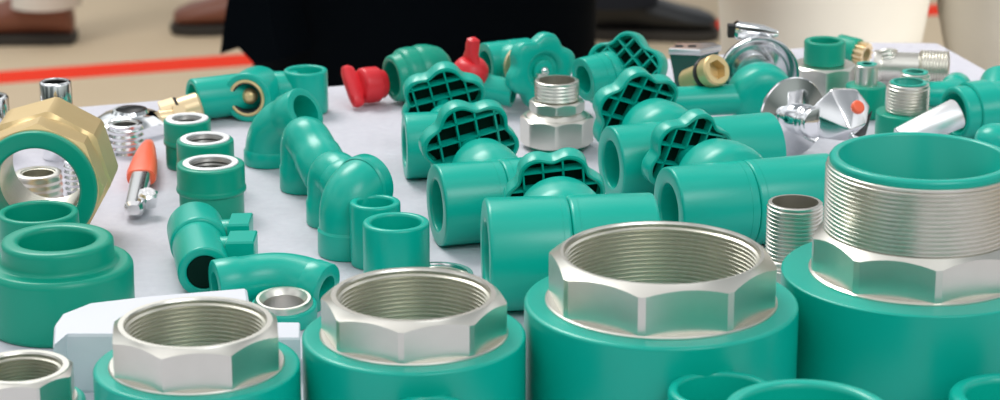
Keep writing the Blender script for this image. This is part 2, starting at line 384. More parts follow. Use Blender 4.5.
MB().lathe([(16.6, 127), (17.2, 124), (16.4, 90), (.0005, 90)], axm((-8, 60, 27), ax), 40).build('bore_liner', DARKG, t, s)  # near-black lining, the bore's shade is in its colour

p, s = at(262, 292, 22); t = thing('threaded_elbow', 'green elbow lying on the cloth with a nickel threaded mouth, behind the left adapter', 'pipe elbow', p)
elbow_mesh((-48, 8, 25), (20, 34, 28), (64, 12, 20), 26, 27, 15).build('body', GREEN, t, s)
M = axm((24, -26, 0), (0, -.1, 1))
MB().shell(fil([(23, 2), (33, 2), (33, 20), (23, 20), (23, 2)], 3)[:-1], M, 56).build('collar', GREEN, t, s)
MB().shell([(20, 4), (29, 4), (29, 22), (27, 26), (24, 26), (23, 24), (20, 20)], M, 56).build('nickel_mouth', NICKEL, t, s)

# =================================================================== stop valves with lobed handwheels
def lobes(R, depth=.17, n=6, w=.27, a0=0.0):
    st = 2 * PI / n
    def f(t):
        d = ((t - a0 + st / 2) % st) - st / 2
        return R * (1 - depth * math.exp(-(d / w) ** 2))
    return f
def inside(f, x, y): return math.hypot(x, y) < f(math.atan2(y, x))
def wheel(t, s, c, d, R, thick=None, roll=0.0, under=True, cell=.34, grid_roll=0.0, screw=True, lean=None):
    """lobed handwheel; its waffle underside faces -d"""
    th = thick or R * .42; f = lobes(R, a0=roll); g = lobes(R * .90, a0=roll, depth=.16); g2 = lobes(R * .86, a0=roll)
    M = axm(c, d); n = 120
    mb = MB().lathe([(g, 0 + th * .52), (g, th * .04), (lambda a: (f(a) + g(a)) / 2, 0), (lambda a: f(a) * .995, th * .05), (f, th * .12), (f, th * .72), (lambda a: f(a) * .96, th * .9), (lambda a: f(a) * .86, th), (R * .56, th * 1.03), (R * .5, th * .98), (R * .42, th * .66), (R * .3, th * .6), (R * .28, th * .78), (R * .2, th * .84), (.0005, th * .84)], M, n)
    w = mb.build('handwheel', GREEN, t, s, smooth=40)
    mb = MB(); st = R * cell; bw = R * .038; G = M @ Matrix.Rotation(grid_roll, 4, 'Z')
    for ax in (0, 1):
        k = -3
        while k <= 3:
            off = (k + .5) * st
            if abs(off) < R * .86:
                lo = hi = None; t_ = -R
                while t_ <= R:
                    x, y = (off, t_) if ax == 0 else (t_, off)
                    a = math.atan2(y, x) + grid_roll
                    if math.hypot(x, y) < g(a) * 1.02: lo = t_ if lo is None else lo; hi = t_
                    t_ += R * .02
                if lo is not None and hi > lo:
                    c_ = (off, (lo + hi) / 2, th * .32) if ax == 0 else ((lo + hi) / 2, off, th * .32)
                    dd = (bw, hi - lo, th * .5) if ax == 0 else (hi - lo, bw, th * .5)
                    mb.box(c_, dd, G)
            k += 1
    mb.build('waffle_grid', GREEN, w, s, smooth=20)
    MB().lathe([(g2, th * .50), (g2, th * .515), (.0005, th * .515)], M, n).build('inner_face', DARKG, w, s)  # dark backing paints the shade at the bottom of the waffle cells
    if screw:
        MB().ball((0, 0, th * .9), R * .13, 16, (1, 1, .7), M).build('screw', CHROME, w, s)
    return w
def stop_valve(px, py, R, ll, lr, yaw, el, dist, WR, label, dome=None, roll=0.0, groll=0.0, ri=.62, stemdir=None, z=None, domed=None, wx=0.0, cell=.39, axis=None, brass=False):
    z = R if z is None else z
    p, s = at(px, py, z); t = thing('stop_valve', label, 'valve', p)
    yw = math.radians(yaw); a = Vector((math.cos(yw), math.sin(yw), 0)) if axis is None else Vector(axis).normalized()
    e = math.radians(el); sd = Vector((-math.sin(yw) * math.cos(e), math.cos(yw) * math.cos(e), math.sin(e))) if stemdir is None else Vector(stemdir).normalized()
    o = Vector((0, 0, z)); mb = MB()
    rsocket(mb, axm(o, -a), R, R * ri, 0, ll, ll * .85, rad=R * .07, n=64); rsocket(mb, axm(o, a), R, R * ri, 0, lr, lr * .85, rad=R * .07, n=64)
    for sg, l in ((-1, ll), (1, lr)): mb.shell([(R * .99, 8), (R * 1.0 + .3, 8.2), (R * 1.0 + .3, 9), (R * .99, 9.2)], axm(o, a * sg), 64)
    mb.build('body', GREEN, t, s)
    D = dome or R * .8; dd = domed or R * 1.0
    mb = MB().lathe(fil([(R * .6, 0), (R * .8, dd * .12), (D * .97, dd * .36), (D, dd * .5), (D * .95, dd * .76), (D * .80, dd * 1.05), (D * .72, dd * 1.1), (D * .66, dd * 1.12), (D * .5, dd * 1.3), (D * .3, dd * 1.38), (D * .28, dist)], D * .12), axm(o, sd), 64)
    mb.build('bonnet', GREEN, t, s, smooth=45)
    if brass: MB().shell([(D * .6, dd * 1.1), (D * .97, dd * 1.1), (D * .97, dd * 1.25), (D * .6, dd * 1.25)], axm(o, sd), 48).build('brass_collar', BRASSP, t, s)
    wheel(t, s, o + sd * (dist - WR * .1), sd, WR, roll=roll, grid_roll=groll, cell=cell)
    return t
stop_valve(567, 252, 57, 82, 88, 6, 17, 104, 53, 'nearest green stop valve, lying crosswise behind the largest open adapter', dome=50, domed=74, roll=.52, groll=.0)
stop_valve(500, 200, 41, 66, 50, 16, 13, 116, 53, 'green stop valve left of the front one, open end toward left, big waffle handwheel', dome=38, domed=72, roll=.87, groll=.05)
stop_valve(452, 144, 33, 48, 40, 8, 18, 74, 46, 'green stop valve whose waffle wheel shows above the larger waffle wheel', dome=27, domed=40, roll=.17, groll=-.12)
stop_valve(745, 203, 43, 82, 92, 17, 13, 112, 51, 'green stop valve with wide dome at the right, beside the chrome lever valve', dome=48, domed=70, roll=-.35, groll=.75, stemdir=(-.43, .86, .17))
stop_valve(678, 158, 38, 72, 102, 18, 14, 100, 50, 'green stop valve in the middle right, open left end, behind the domed one', dome=41, domed=66, roll=.26, groll=.75, stemdir=(-.36, .89, .22))
stop_valve(508, 62, 22, 26, 24, 25, 0, 62, 38, 'green stop valve at the back with its lobed wheel and centre screw facing forward', z=38, stemdir=(.48, -.85, .08), dome=22, domed=26, roll=.25, brass=True, axis=(.9, .45, 0))
stop_valve(605, 74, 22, 26, 8, 0, 0, 42, 47, 'green stop valve at the back with dark round mouth and waffle wheel to its right', z=60, stemdir=(.50, .82, -.28), axis=(.85, .48, .1), dome=15, domed=20, roll=.5, groll=.15, cell=.30)

# fittings with red plugs
p, s = at(416, 76, 27); t = thing('plugged_socket', 'rounded green stepped socket, left of the waffle wheels, behind the white cloth edge', 'pipe fitting', p)
ax = Vector((-.80, -.42, -.06)).normalized()
MB().lathe(fil([(.0005, -36), (15, -35), (23, -28), (28, -15), (29, -6), (27.5, 0), (28.5, 3), (28.5, 12), (27, 16), (24.5, 18), (23, 27), (17, 27), (16, 12), (.0005, 12)], 3), axm((0, 0, 29), ax), 64).build('body', GREEN2, t, s, smooth=45)
def axm2(o, d, x):
    d = Vector(d).normalized(); x = Vector(x); x = (x - d * x.dot(d)).normalized(); y = d.cross(x)
    return Matrix(((x.x, y.x, d.x, o[0]), (x.y, y.y, d.y, o[1]), (x.z, y.z, d.z, o[2]), (0, 0, 0, 1)))
def plug(M, label, s, p, ln, r, fin, fl=.75):
    t = thing('red_plug', label, 'plug', p)
    MB().lathe(fil([(.0005, -8), (r * .8, -8), (r * .8, 0), (r, 0), (r, ln * .6), (r * fl, ln * .9), (r * fl * .75, ln), (.0005, ln)], 3), M, 48).build('cap', RED, t, s, smooth=45)
    rows = []
    for w, th, z_, off in fin:
        rows.append([M @ Vector((off + w * .5 * math.copysign(abs(math.cos(a)) ** .5, math.cos(a)), th * .5 * math.copysign(abs(math.sin(a)) ** .7, math.sin(a)), z_)) for a in [2 * PI * k / 20 for k in range(20)]])
    MB().rings(rows, 20, (True, True)).build('grip_tab', RED, t, s, smooth=40); return t
p1, s1 = at(373, 86, 19)
plug(axm2((4, 3, 20), (-.86, -.48, .05), (.42, -.55, -.72)), 'red plug lying on its side with a T-shaped grip, on the cloth at back centre', s1, p1, 20, 18,
     [(18, 12, 12, 0), (26, 11, 20, 0), (44, 11, 22, 0), (48, 12, 27, 0), (46, 11, 32, 0), (36, 7, 34, 0)], fl=.97)
p, s = at(474, 94, 18); t = thing('plugged_tee', 'green tee behind the waffle wheels holding the upright red plug', 'pipe tee', p)
mb = MB(); rsocket(mb, axm((0, 0, 27), (1, -.30, -.14)), 14, 9.5, 0, 42, 16); rsocket(mb, axm((0, 0, 20), (-1, .1, 0)), 17, 11, 0, 18, 10)
mb.lathe(fil([(.0005, -16), (21, -16), (22, 18), (15, 18), (15, 8), (.0005, 8)], 3), axm((-7, 0, 17), (.12, -.2, 1)), 48)
mb.build('body', GREEN, t, s)
plug(axm2((-4, -5, 36), (.12, -.2, 1), (.55, -.8, 0)), 'upright red plug with a narrow fin, standing above the waffle handwheels', s, p.copy(), 20, 18,
     [(30, 10, 8, 0), (24, 9, 20, -1), (15, 10, 27, -2), (13, 12, 36, -2), (11, 11, 41, -2), (5, 5, 43, -2)])

# =================================================================== unions
def union(px, py, label, rows, mats=None):
    """rows of (kind, a/r, z0, z1, material, name, extra); py at the top height"""
    h = max(r[3] for r in rows); p, s = at(px, py, h); t = thing('union_fitting', label, 'pipe union', p)
    for kind, r, z0, z1, m, nm, ri in rows:
        mb = MB()
        if kind == 'oct':
            ro = octr(r, 8, .35); mb.shell([(ri, z0), (r * .98, z0), (ro, lambda a, ro=ro: z0 + (ro(a) - r) * .6), (ro, lambda a, ro=ro: z1 - (ro(a) - r * .96) * .7), (r * .96, z1), (ri, z1)], n=96)
        elif kind == 'cone': mb.shell([(ri, z0), (r, z0), (r * .8, z1), (ri, z1)], n=64)
        elif kind == 'thread': mb.shell([(ri, z0)] + thread(r, z0, z1 - 2, 3.1, 1.2) + [(r - .5, z1 - 2), (r - .5, z1 - .5), (r - 1.2, z1), (ri, z1)], n=64)
        else: mb.shell(fil([(ri, z0), (r, z0), (r, z1), (ri, z1), (ri, z0)], 2)[:-1], n=64)
        mb.build(nm, m, t, s, smooth=25 if kind != 'thread' else 50)
    return t
union(557, 80, 'nickel union with threaded top and wide eight-sided nut, between the lobed wheel and front valve', [
    ('round', 29, 0, 6, GREEN2, 'base_socket', 18), ('oct', 34.5, 5, 33, NICKEL, 'union_nut', 18), ('cone', 31, 33, 38, NICKEL, 'shoulder', 17), ('oct', 26, 38, 49, NICKEL, 'hex_collar', 17), ('thread', 22.5, 49, 69, NICKEL, 'male_thread', 18)])
union(825, 40, 'nickel union nut with a green socket on top, right of the big chrome cup', [
    ('thread', 17, 0, 14, NICKEL, 'lower_thread', 12), ('oct', 31, 12, 38, NICKEL, 'union_nut', 14), ('round', 20.5, 38, 62, GREEN2, 'green_socket', 14.5)])
nipple(541, 72, 8.5, 6, 44, 'thin nickel nipple half hidden behind the nickel union', m=NICKEL, mi=NICKD, pitch=4)
male_adapter(866, 84, 20, 33, 0, 0, 12, 20, 8, 'slim upright nickel tube fitting on a green base, right of the chrome lever handle', lip=1, pitch=0, bodym=GREEN2)
male_adapter(907, 111, 31, 28, 0, 0, 21.5, 29, 15.5, 'green adapter with ribbed nickel thread and green bore, behind the largest male adapter', lip=1.2, pitch=3.2, bodym=GREEN2)
male_adapter(914, 92, 18, 16, 0, 0, 15.5, 20, 11, 'smaller green-lined nickel male adapter partly hidden behind the ribbed one', lip=1, pitch=4, bodym=GREEN2)

# nickel tee lying at the right
p, s = at(910, 72, 14); t = thing('nickel_tee', 'nickel tee with threaded ends lying near the far right corner of the table', 'pipe tee', p)
ax = Vector((1, -.18, 0))
mb = MB(); mb.shell([(9, -34), (15, -34)] + [(15, 0), (15, 8), (18, 10)] + thread(18.5, 10, 38, 3, 1.4) + [(12, 38.5), (12, 10), (9, 8)], axm((0, 0, 18.5), ax), 56); mb.build('body', NICKEL, t, s, smooth=45)
mb = MB(); mb.shell([(6, 0), (10.5, 0)] + thread(11, 2, 14, 3.5, 1.2) + [(7, 15), (6, 14)], axm((-22, 0, 22), (-.1, .35, .7)), 48); mb.build('branch', NICKEL, t, s, smooth=45)
MB().shell(fil([(11, -36), (16.5, -36), (16.5, -28), (11, -28), (11, -36)], 1)[:-1], axm((0, 0, 18.5), ax), 56).build('end_ring', NICKEL, t, s)

# green fitting with brass teeth behind the union
p, s = at(853, 52, 14); t = thing('knurled_adapter', 'green fitting with a toothed brass end lying behind the upright green-socket union', 'pipe adapter', p)
ax = Vector((.72, -.6, -.1)).normalized()
MB().lathe(fil([(.0005, -18), (13, -18), (14, 6), (9, 6), (9, 0), (.0005, 0)], 2), axm((0, 0, 15), ax), 48).build('body', GREEN2, t, s)
tooth = lambda a: 10.8 + 1.3 * (1 if math.cos(14 * a) > 0 else -1)
MB().shell([(7, 5), (tooth, 5), (tooth, 16), (7, 16)], axm((0, 0, 15), ax), 112).build('toothed_ring', BRASSP, t, s, smooth=20)

# =================================================================== concealed valve with chrome cup (back right)
p, s = at(756, 74, 45); t = thing('concealed_valve', 'big chrome cup-shaped valve cover with a green body in front, back right', 'valve', p)
sd = Vector((-.12, 1, .02)).normalized(); o = Vector((0, 0, 45))
MB().shell([(12, 10), (18, 9), (22, 6), (28, 4), (33.5, -2), (38, -12), (40.5, -14), (41.5, -12), (40, -4), (36, 6), (28, 11), (18, 14), (12, 15)], axm(o, sd), 72).build('chrome_cup', CHROME, t, s, smooth=50)
MB().shell([(7, -14), (15, -14), (16, -10), (17, 2), (19, 4), (19, 9), (7, 9)], axm(o, sd), 56).build('chrome_hub', CHROMES, t, s)
mb = MB()
mb.lathe(fil([(.0005, -74), (22, -73), (31, -66), (33, -52), (32, -36), (22, -26), (15, -13), (.0005, -12)], 8), axm(o + Vector((-6, 0, -9)), sd), 56)
mb.build('green_body', GREEN, t, s, smooth=50)
mb = MB(); rsocket(mb, axm(o - sd * 55 + Vector((0, 0, -9)), (-1, -.12, -.02)), 15, 10, 0, 100, 30); mb.build('side_pipe', GREEN, t, s)
mb = MB(); taper(mb, o + sd * 14 + Vector((-20, 0, 42)), Vector((1, .05, -.1)).normalized(), [(0, 7, 7), (3, 9, 9), (30, 9, 7), (44, 5, 3)], flat=.4); mb.build('lever', CHROME, t, s)
MB().box((0, 0, 0), (7, 12, 12), Matrix.Translation(o + sd * 14 + Vector((-23, 0, 41)))).build('lever_end', RUBBER, t, s)

p, s = at(714, 70, 66); t = thing('brass_cartridge', 'yellow brass valve cartridge with hexagonal recess and black ring, beside the chrome cup', 'valve cartridge', p)
p2 = Vector((-15, 22, 52)); dd = Vector((.48, -.72, .42)).normalized(); M = axm(p2, dd); hx = octr(9, 6, .3)
MB().lathe([(.0005, -14), (13, -14), (13, 14), (13, 16), (13, 20), (15.5, 22), (16, 34), (14.5, 36), (hx, 36), (hx, 24), (.0005, 24)], M, 72).build('brass_body', BRASS, t, s, smooth=28)
MB().shell([(12, 15.5), (16, 15.5), (17, 18), (16, 20.5), (12, 20.5)], M, 48).build('seal_ring', RUBBER, t, s)

p, s = at(686, 46, 50); t = thing('spare_tap', 'tapered tap handle with chrome top and a dark green reflection painted on its sides, beside the brass cartridge', 'tap', p)
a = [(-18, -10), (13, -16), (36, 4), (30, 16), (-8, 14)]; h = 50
MB().rings([[Vector((x * .50, y * .7, 0)) for x, y in a], [Vector((x * .7, y * .85, h * .45)) for x, y in a], [Vector((x * .96, y * .96, h - 5)) for x, y in a]], 5, (True, True)).build('handle', DEEP, t, s, smooth=20)  # chrome sides coloured dark green to imitate their reflection
MB().rings([[Vector((x * .98, y * .98, h - 6)) for x, y in a], [Vector((x, y, h - 4)) for x, y in a], [Vector((x, y, h - 1)) for x, y in a], [Vector((x * .95, y * .93, h)) for x, y in a]], 5, (True, True)).build('chrome_top', CHROMES, t, s, smooth=20)
for x_ in (-7, 6): MB().box((0, 0, 0), (8, 4, .8), Matrix.Translation((x_, 0, h + .3))).build('slot', RUBBER, t, s)

# =================================================================== chrome lever valve with orange button
p, s = at(792, 118, 40); t = thing('lever_tap', 'polished chrome tap with flared disc and a chunky handle bearing an orange dot', 'tap', p)
o = Vector((0, 0, 41)); sd = Vector((.50, -.86, .08)).normalized(); M = axm(o, sd)
MB().shell([(8, -2), (38, -2), (40, -1), (40.5, 1), (39.5, 2.5), (33, 3.6), (26, 4.9), (20, 6.0), (13, 7.4), (8, 8)], M, 96).build('flared_disc', CHROME, t, s, smooth=45)
MB().lathe(fil([(.0005, 4), (15, 5), (16, 24), (13.5, 26), (13.5, 29), (15.5, 31), (15.5, 40), (.0005, 42)], 1.5), M, 56).build('hub', CHROME, t, s)
MB().lathe([(.0005, -30), (16, -30), (18, -4), (.0005, -3)], M, 40).build('green_tail', GREEN2, t, s)
def hull(pts, name, m, parent, k, bev):
    import bmesh
    bm = bmesh.new(); vs = [bm.verts.new(Vector(q) * k) for q in pts]; r_ = bmesh.ops.convex_hull(bm, input=vs)
    bmesh.ops.delete(bm, geom=[g for g in r_['geom_interior'] if isinstance(g, bmesh.types.BMVert)], context='VERTS')
    bmesh.ops.dissolve_limit(bm, angle_limit=.06, verts=bm.verts, edges=bm.edges)
    bmesh.ops.bevel(bm, geom=list(bm.edges), offset=bev * k, segments=3, affect='EDGES', profile=.5)
    me = bpy.data.meshes.new(name); bm.to_mesh(me); bm.free(); me.materials.append(m)
    for p_ in me.polygons: p_.use_smooth = True
    me.set_sharp_from_angle(angle=math.radians(28))
    ob = bpy.data.objects.new(name, me); C.objects.link(ob); ob.parent = parent; return ob
A_, B_, C_, D_, E_ = (34, -28, 36), (60, -20, 34), (74, -22, 17), (69, -38, 3), (51, -50, 0)
q_ = lambda v: Vector((v[0], v[1], v[2] + 41))
hull([q_(v) for v in (A_, B_, C_, D_, E_, (50, -40, -14), (30, -38, -12), (15, -26, -13), (12, -28, 12), (18, -12, 13), (18, -12, -12), (40, -4, 32), (62, -2, 28), (72, -2, 10), (52, -8, -16))], 'handle', CHROMES, t, s, 1.4)
hull([q_(v) for v in ((54, -43, -3), (70, -36, 4), (77, -20, 13), (77, -10, 2), (73, -10, -16), (60, -26, -19), (54, -36, -14))], 'handle_underside', RUBBER, t, s, 1.0)  # black piece imitates the dark reflection under the chrome handle
va, vb, ve = q_(A_), q_(C_), q_(E_); fn = (vb - va).cross(ve - va).normalized(); fn = fn if fn.y < 0 else -fn
fc = (q_(A_) + q_(B_) + q_(C_) + q_(D_) + q_(E_) * .8) / 4.8 + Vector((2, 0, -1))
MB().lathe(fil([(.0005, -6), (7, -6), (7, 3), (5.5, 4.6), (.0005, 5)], 1), axm(fc, fn), 32).build('orange_button', ORANGE, t, s)
MB().lathe([(.0005, -3), (4.5, -3), (5, 5), (3, 6), (.0005, 3)], axm((57, -40, 29), (.3, -.9, -.1)), 24).build('set_screw', CHROME, t, s)

# =================================================================== right edge
p, s = at(877, 141, 16); t = thing('chrome_cover', 'round chrome cover peeking out behind the mouth of the largest male adapter', 'valve cover', p)
MB().lathe(fil([(.0005, 12), (14, 13), (22, 10), (28, 2), (29, 0), (.0005, 0)], 3), n=64).build('dome', CHROMES, t, s)
MB().shell([(9, 11), (16, 11), (15, 17), (9, 17)], n=48).build('neck', CHROME, t, s)

p, s = at(931, 125, 26); t = thing('chrome_lever', 'smooth chrome lever handle lying in front of the open green tee', 'handle', p)
e0_, e1_ = Vector((-34, -12, 14)), Vector((27, 2, 38)); dl = (e1_ - e0_).normalized()
MB().sweep([(e0_, dl, .001), (e0_, dl, 9), (e0_ + dl * 1.5, dl, 12), (e0_.lerp(e1_, .5), dl, 14), (e1_ - dl * 2, dl, 15.5), (e1_, dl, 14), (e1_, dl, .001)], 40).build('lever', SATIN, t, s, smooth=40)
MB().lathe([(.0005, 0), (6, 0), (7, 2), (.0005, 3)], axm(e0_ - dl * 1.5, -dl), 30).build('dark_socket', RUBBER, t, s)

p, s = at(985, 110, 27); t = thing('pipe_tee', 'large green tee at the right edge, round mouth facing left', 'pipe tee', p)
mb = MB(); ax = Vector((-1, -.42, -.02)).normalized()
rsocket(mb, axm((20, 8, 28), ax), 27, 20, 0, 58, 26); mb.lathe(fil([(.0005, 0), (24, 0), (24, 60), (.0005, 60)], 4), axm((14, 6, 27), -ax), 48)
rsocket(mb, axm((14, 10, 28), (.25, .9, .35)), 21, 15, 0, 44, 18)
mb.build('body', GREEN, t, s)
MB().shell([(28, 18), (30, 19), (30, 42), (28, 43), (26, 42), (26, 19)], axm((20, 8, 28), ax), 56).build('collar', GREEN, t, s)
p, s = at(942, 97, 16)
o = elbow_mesh((-26, 12, 16), (8, 10, 16), (24, 44, 16), 13, 15, 10).build('pipe_elbow', GREEN, None, s, loc=p)
o['label'] = 'small green elbow lying behind the mouth of the right-hand tee'; o['category'] = 'pipe elbow'
p, s = at(996, 150, 18); t = thing('capped_pipe', 'rounded green capped stub at the right edge below the tee', 'pipe cap', p)
MB().lathe(fil([(.0005, 0), (23, 0), (23, 24), (20, 38), (10, 44), (.0005, 45)], 9), n=48).build('cap', GREEN, t, s, smooth=50)
MB().shell([(22.5, 1), (25, 1), (25, 7), (22.5, 7)], n=48).build('rim', GREEN, t, s)

# =================================================================== table and floor
B = [tp(870, 41), tp(938, 41.5)]
bl = tp(-260, 41 + .0815 * 1130); rt = B[1] + (tp(1000, 76) - B[1]).normalized() * 0.75
poly = [Vector((q.x, q.y, 0)) for q in (bl, B[0], B[1], rt)] + [Vector((rt.x + .02, .55, 0)), Vector((bl.x - .02, .55, 0))]
tbl = thing('display_table', 'table hidden under the white cloth on which all the pipe fittings stand', 'table', (0.0, 1.1, FLOOR))
MB().prism([((q.x) * .97, (q.y - 1.1) * .97) for q in poly][::-1], -FLOOR - .035, -FLOOR - .006).build('tabletop', WOOD, tbl)
for x, y in ((-.42, -.42), (.36, -.42), (-.38, .32), (.20, .42)):
    MB().box((x, y, (-FLOOR - .035) / 2), (.04, .04, -FLOOR - .035)).build('leg', WOOD, tbl)
# cloth: top with rounded corners, skirt falling in folds
def dens(pts, step=.03):
    out = []
    for i, a in enumerate(pts):
        b = pts[(i + 1) % len(pts)]; n = max(1, int((b - a).length / step))
        out += [a.lerp(b, k / n) for k in range(n)]
    return out
ring = dens(poly); cen = sum(ring, Vector()) / len(ring); rows = []
for z_, k_, w_ in ((0, .992, 0), (-.0012, .998, 0), (-.006, 1.001, .0), (-.05, 1.004, .004), (-.2, 1.02, .012), (-.62, 1.05, .022)):
    rows.append([Vector((cen.x + (q.x - cen.x) * (k_ + w_ * math.sin(i * .9)), cen.y + (q.y - cen.y) * (k_ + w_ * math.sin(i * .9)), z_)) for i, q in enumerate(ring)])
mb = MB().rings(rows, len(ring), (True, False))
cl = mb.build('tablecloth', CLOTHW, None, smooth=40); cl['label'] = 'white cloth covering the table under all the pipe fittings'; cl['category'] = 'tablecloth'

mb = MB(); mb.box((0, 6, FLOOR - .05), (24, 30, .1)); fl = mb.build('floor', FLOORM, smooth=0); fl['kind'] = 'structure'
q0, q1 = tp(0, 78, FLOOR), tp(925, 11, FLOOR); dr = (q1 - q0).normalized(); nr = Vector((-dr.y, dr.x, 0)) * .047
e0, e1 = q0 - dr * 3, q1 + dr * 4
st = MB().prism([((e0 - nr).x, (e0 - nr).y), ((e1 - nr).x, (e1 - nr).y), ((e1 + nr).x, (e1 + nr).y), ((e0 + nr).x, (e0 + nr).y)], FLOOR, FLOOR + .002).build('trim_1', REDL, smooth=0); st['kind'] = 'structure'

wb = MB().box((0, 15, 1.2), (24, .2, 3.9)).build('wall_back', WALLM, smooth=0); wb['kind'] = 'structure'
# =================================================================== people
def loft(rows, n=40, ends=(True, True)):
    """rows: (cx, cy, z, rx, ry)"""
    mb = MB(); R = []
    for i, (cx, cy, z, rx, ry) in enumerate(rows):
        R.append([Vector((cx + rx * math.cos(2 * PI * k / n), cy + ry * math.sin(2 * PI * k / n), z)) for k in range(n)])
    return mb.rings(R, n, ends)
def person(name_label, pos, face, feet, trm, topm, shoem, hem=.80, leg_r=(.088, .07, .075), hipw=.17, coat=None, arms=True):
    """feet: list of (x, y, yaw) in the person's own frame; the person faces -Y before turning"""
    t = thing('person', name_label, 'person', pos); t.rotation_euler = (0, 0, face)
    hip = .90; V = []; E = []; Rr = []
    def add(p, r, par=None):
        V.append(p); Rr.append(r)
        if par is not None: E.append((par, len(V) - 1))
        return len(V) - 1
    pel = add((0, 0, hip), .13)
    sp = add((0, .01, 1.15), .12, pel); ch = add((0, .01, 1.36), .14, sp); nk = add((0, 0, 1.50), .055, ch); hd_ = add((0, -.015, 1.60), .085, nk); hd2 = add((0, -.01, 1.70), .08, hd_)
    for k, (fx, fy, fyaw) in enumerate(feet):
        sg = -1 if k == 0 else 1
        h_ = add((sg * .09, 0, .84), .085, pel); kn = add(((sg * .09 + fx) / 2, fy * .5 - .015, .48), .055, h_); an = add((fx, fy + .03, .09), .038, kn)
    for sg in (-1, 1):
        sh = add((sg * .18, .01, 1.40), .055, ch); el_ = add((sg * .24, .03, 1.12), .04, sh); wr = add((sg * .24, -.06, .90), .026, el_); hn = add((sg * .235, -.08, .83), .036, wr)
        for j in range(4): 
            f1 = add((sg * .235 + (j - 1.5) * .006, -.075 - (j - 1.5) * .02, .77), .009, hn); add((sg * .225 + (j - 1.5) * .004, -.09 - (j - 1.5) * .018, .73 + abs(j - 1.5) * .006), .008, f1)
        f1 = add((sg * .21, -.12, .81), .011, hn); add((sg * .20, -.135, .78), .009, f1)
    me = bpy.data.meshes.new('body'); me.from_pydata(V, E, []); o = bpy.data.objects.new('body', me); C.objects.link(o); o.parent = t
    md = o.modifiers.new('Skin', 'SKIN'); md.use_smooth_shade = True; sk = me.skin_vertices[0] if me.skin_vertices else me.attributes.new('x', 'FLOAT', 'POINT') and None
    if not me.skin_vertices:
        bpy.context.view_layer.objects.active = o; o.select_set(True); bpy.ops.mesh.customdata_skin_add()
    for i, r in enumerate(Rr): me.skin_vertices[0].data[i].radius = (r, r)
    me.skin_vertices[0].data[0].use_root = True
    o.modifiers.new('Sub', 'SUBSURF').levels = 1; o.modifiers['Sub'].render_levels = 1; me.materials.append(SKIN)
    # face and hair
    for sg in (-1, 1): MB().ball((sg * .032, -.088, 1.64), .011, 12).build('eye', HAIR, t)
    MB().ball((0, -.105, 1.605), .016, 12, (.8, 1, 1.4)).build('nose', SKIN, t); MB().ball((0, -.092, 1.565), .02, 12, (1.2, .5, .35)).build('mouth', RED, t)
    for sg in (-1, 1): MB().ball((sg * .088, 0, 1.62), .022, 12, (.4, .8, 1.3)).build('ear', SKIN, t)
    MB().ball((0, .022, 1.68), .103, 24, (.95, 1, .95)).build('hair', HAIR, t)
    # trousers
    mb = loft([(0, 0, 1.02, .155, .105), (0, 0, .93, hipw, .12), (0, 0, .84, hipw + .005, .125), (0, 0, .80, hipw - .005, .11)])
    for k, (fx, fy, fyaw) in enumerate(feet):
        sg = -1 if k == 0 else 1
        R_ = []
        for i in range(15):
            u = i / 14; z = .86 - u * .78; cx = sg * hipw * .5 * (1 - u) + fx * u; cy = fy * u + .02 * u
            r = leg_r[0] * (1 - u) ** 1 + leg_r[2] * u if u > .99 else leg_r[0] + (leg_r[1] - leg_r[0]) * min(1, u * 2.6)
            r += .003 * math.sin(i * 2.1 + k)
            R_.append((cx, cy, z, r, r * 1.02))
        m2 = loft(R_); off = len(mb.v); mb.v += m2.v; mb.f += [tuple(a + off for a in f) for f in m2.f]
    mb.build('trousers', trm, t)
    # upper garment
    top = [(0, 0, hem, hipw + .02, .135), (0, 0, hem + .06, hipw + .015, .13), (0, 0, 1.06, .17, .12), (0, .0, 1.25, .19, .13), (0, .005, 1.38, .20, .125), (0, .01, 1.44, .15, .09), (0, .01, 1.50, .07, .07)]
    if coat: top = coat + top[2:]
    mb = loft(top, ends=(False, False))
    for sg in (-1, 1):
        mb.sweep([(Vector((sg * .15, .01, 1.40)), (sg, 0, -.3), .065), (Vector((sg * .20, .01, 1.36)), (sg * .6, 0, -1), .064), (Vector((sg * .24, .03, 1.12)), (0, -.2, -1), .052), (Vector((sg * .24, -.055, .91)), (0, -.3, -1), .04)], 24)
    mb.build('upper_garment', topm, t)
    for k, (fx, fy, fyaw) in enumerate(feet):
        Mf = Matrix.Translation((fx, fy, 0)) @ Matrix.Rotation(fyaw, 4, 'Z')
        rows = []
        for y, w, h_ in ((.075, .022, .05), (.068, .034, .085), (.03, .037, .10), (-.02, .037, .095), (-.07, .042, .07), (-.12, .047, .055), (-.165, .044, .045), (-.19, .032, .035), (-.20, .012, .025)):
            row = []
            for j in range(16):
                a = 2 * PI * j / 16; row.append(Mf @ Vector((w * math.cos(a), y, .018 + h_ * .5 + h_ * .5 * math.sin(a))))
            rows.append(row)
        sh = MB().rings(rows, 16, (True, True)).build('shoe', shoem, t)
        out = [(.03, .078), (.038, .03), (.040, -.05), (.048, -.12), (.045, -.17), (.03, -.2), (0, -.208)]
        pts = out + [(-x, y) for x, y in out[-2::-1]]
        MB().prism([tuple((Mf @ Vector((x, y, 0)))[:2]) for x, y in pts], 0, .022, cham=.003).build('sole', SOLE, sh)
    return t
# cream trousers, right behind the table
person('person in loose cream trousers standing close behind the right end of the table', (.379, 2.05, FLOOR), 0, [(-.115, 0, -.15), (.12, .02, .15)], CREAM, SHIRT, LEATHER, hem=.86, leg_r=(.116, .07, .08), hipw=.185)
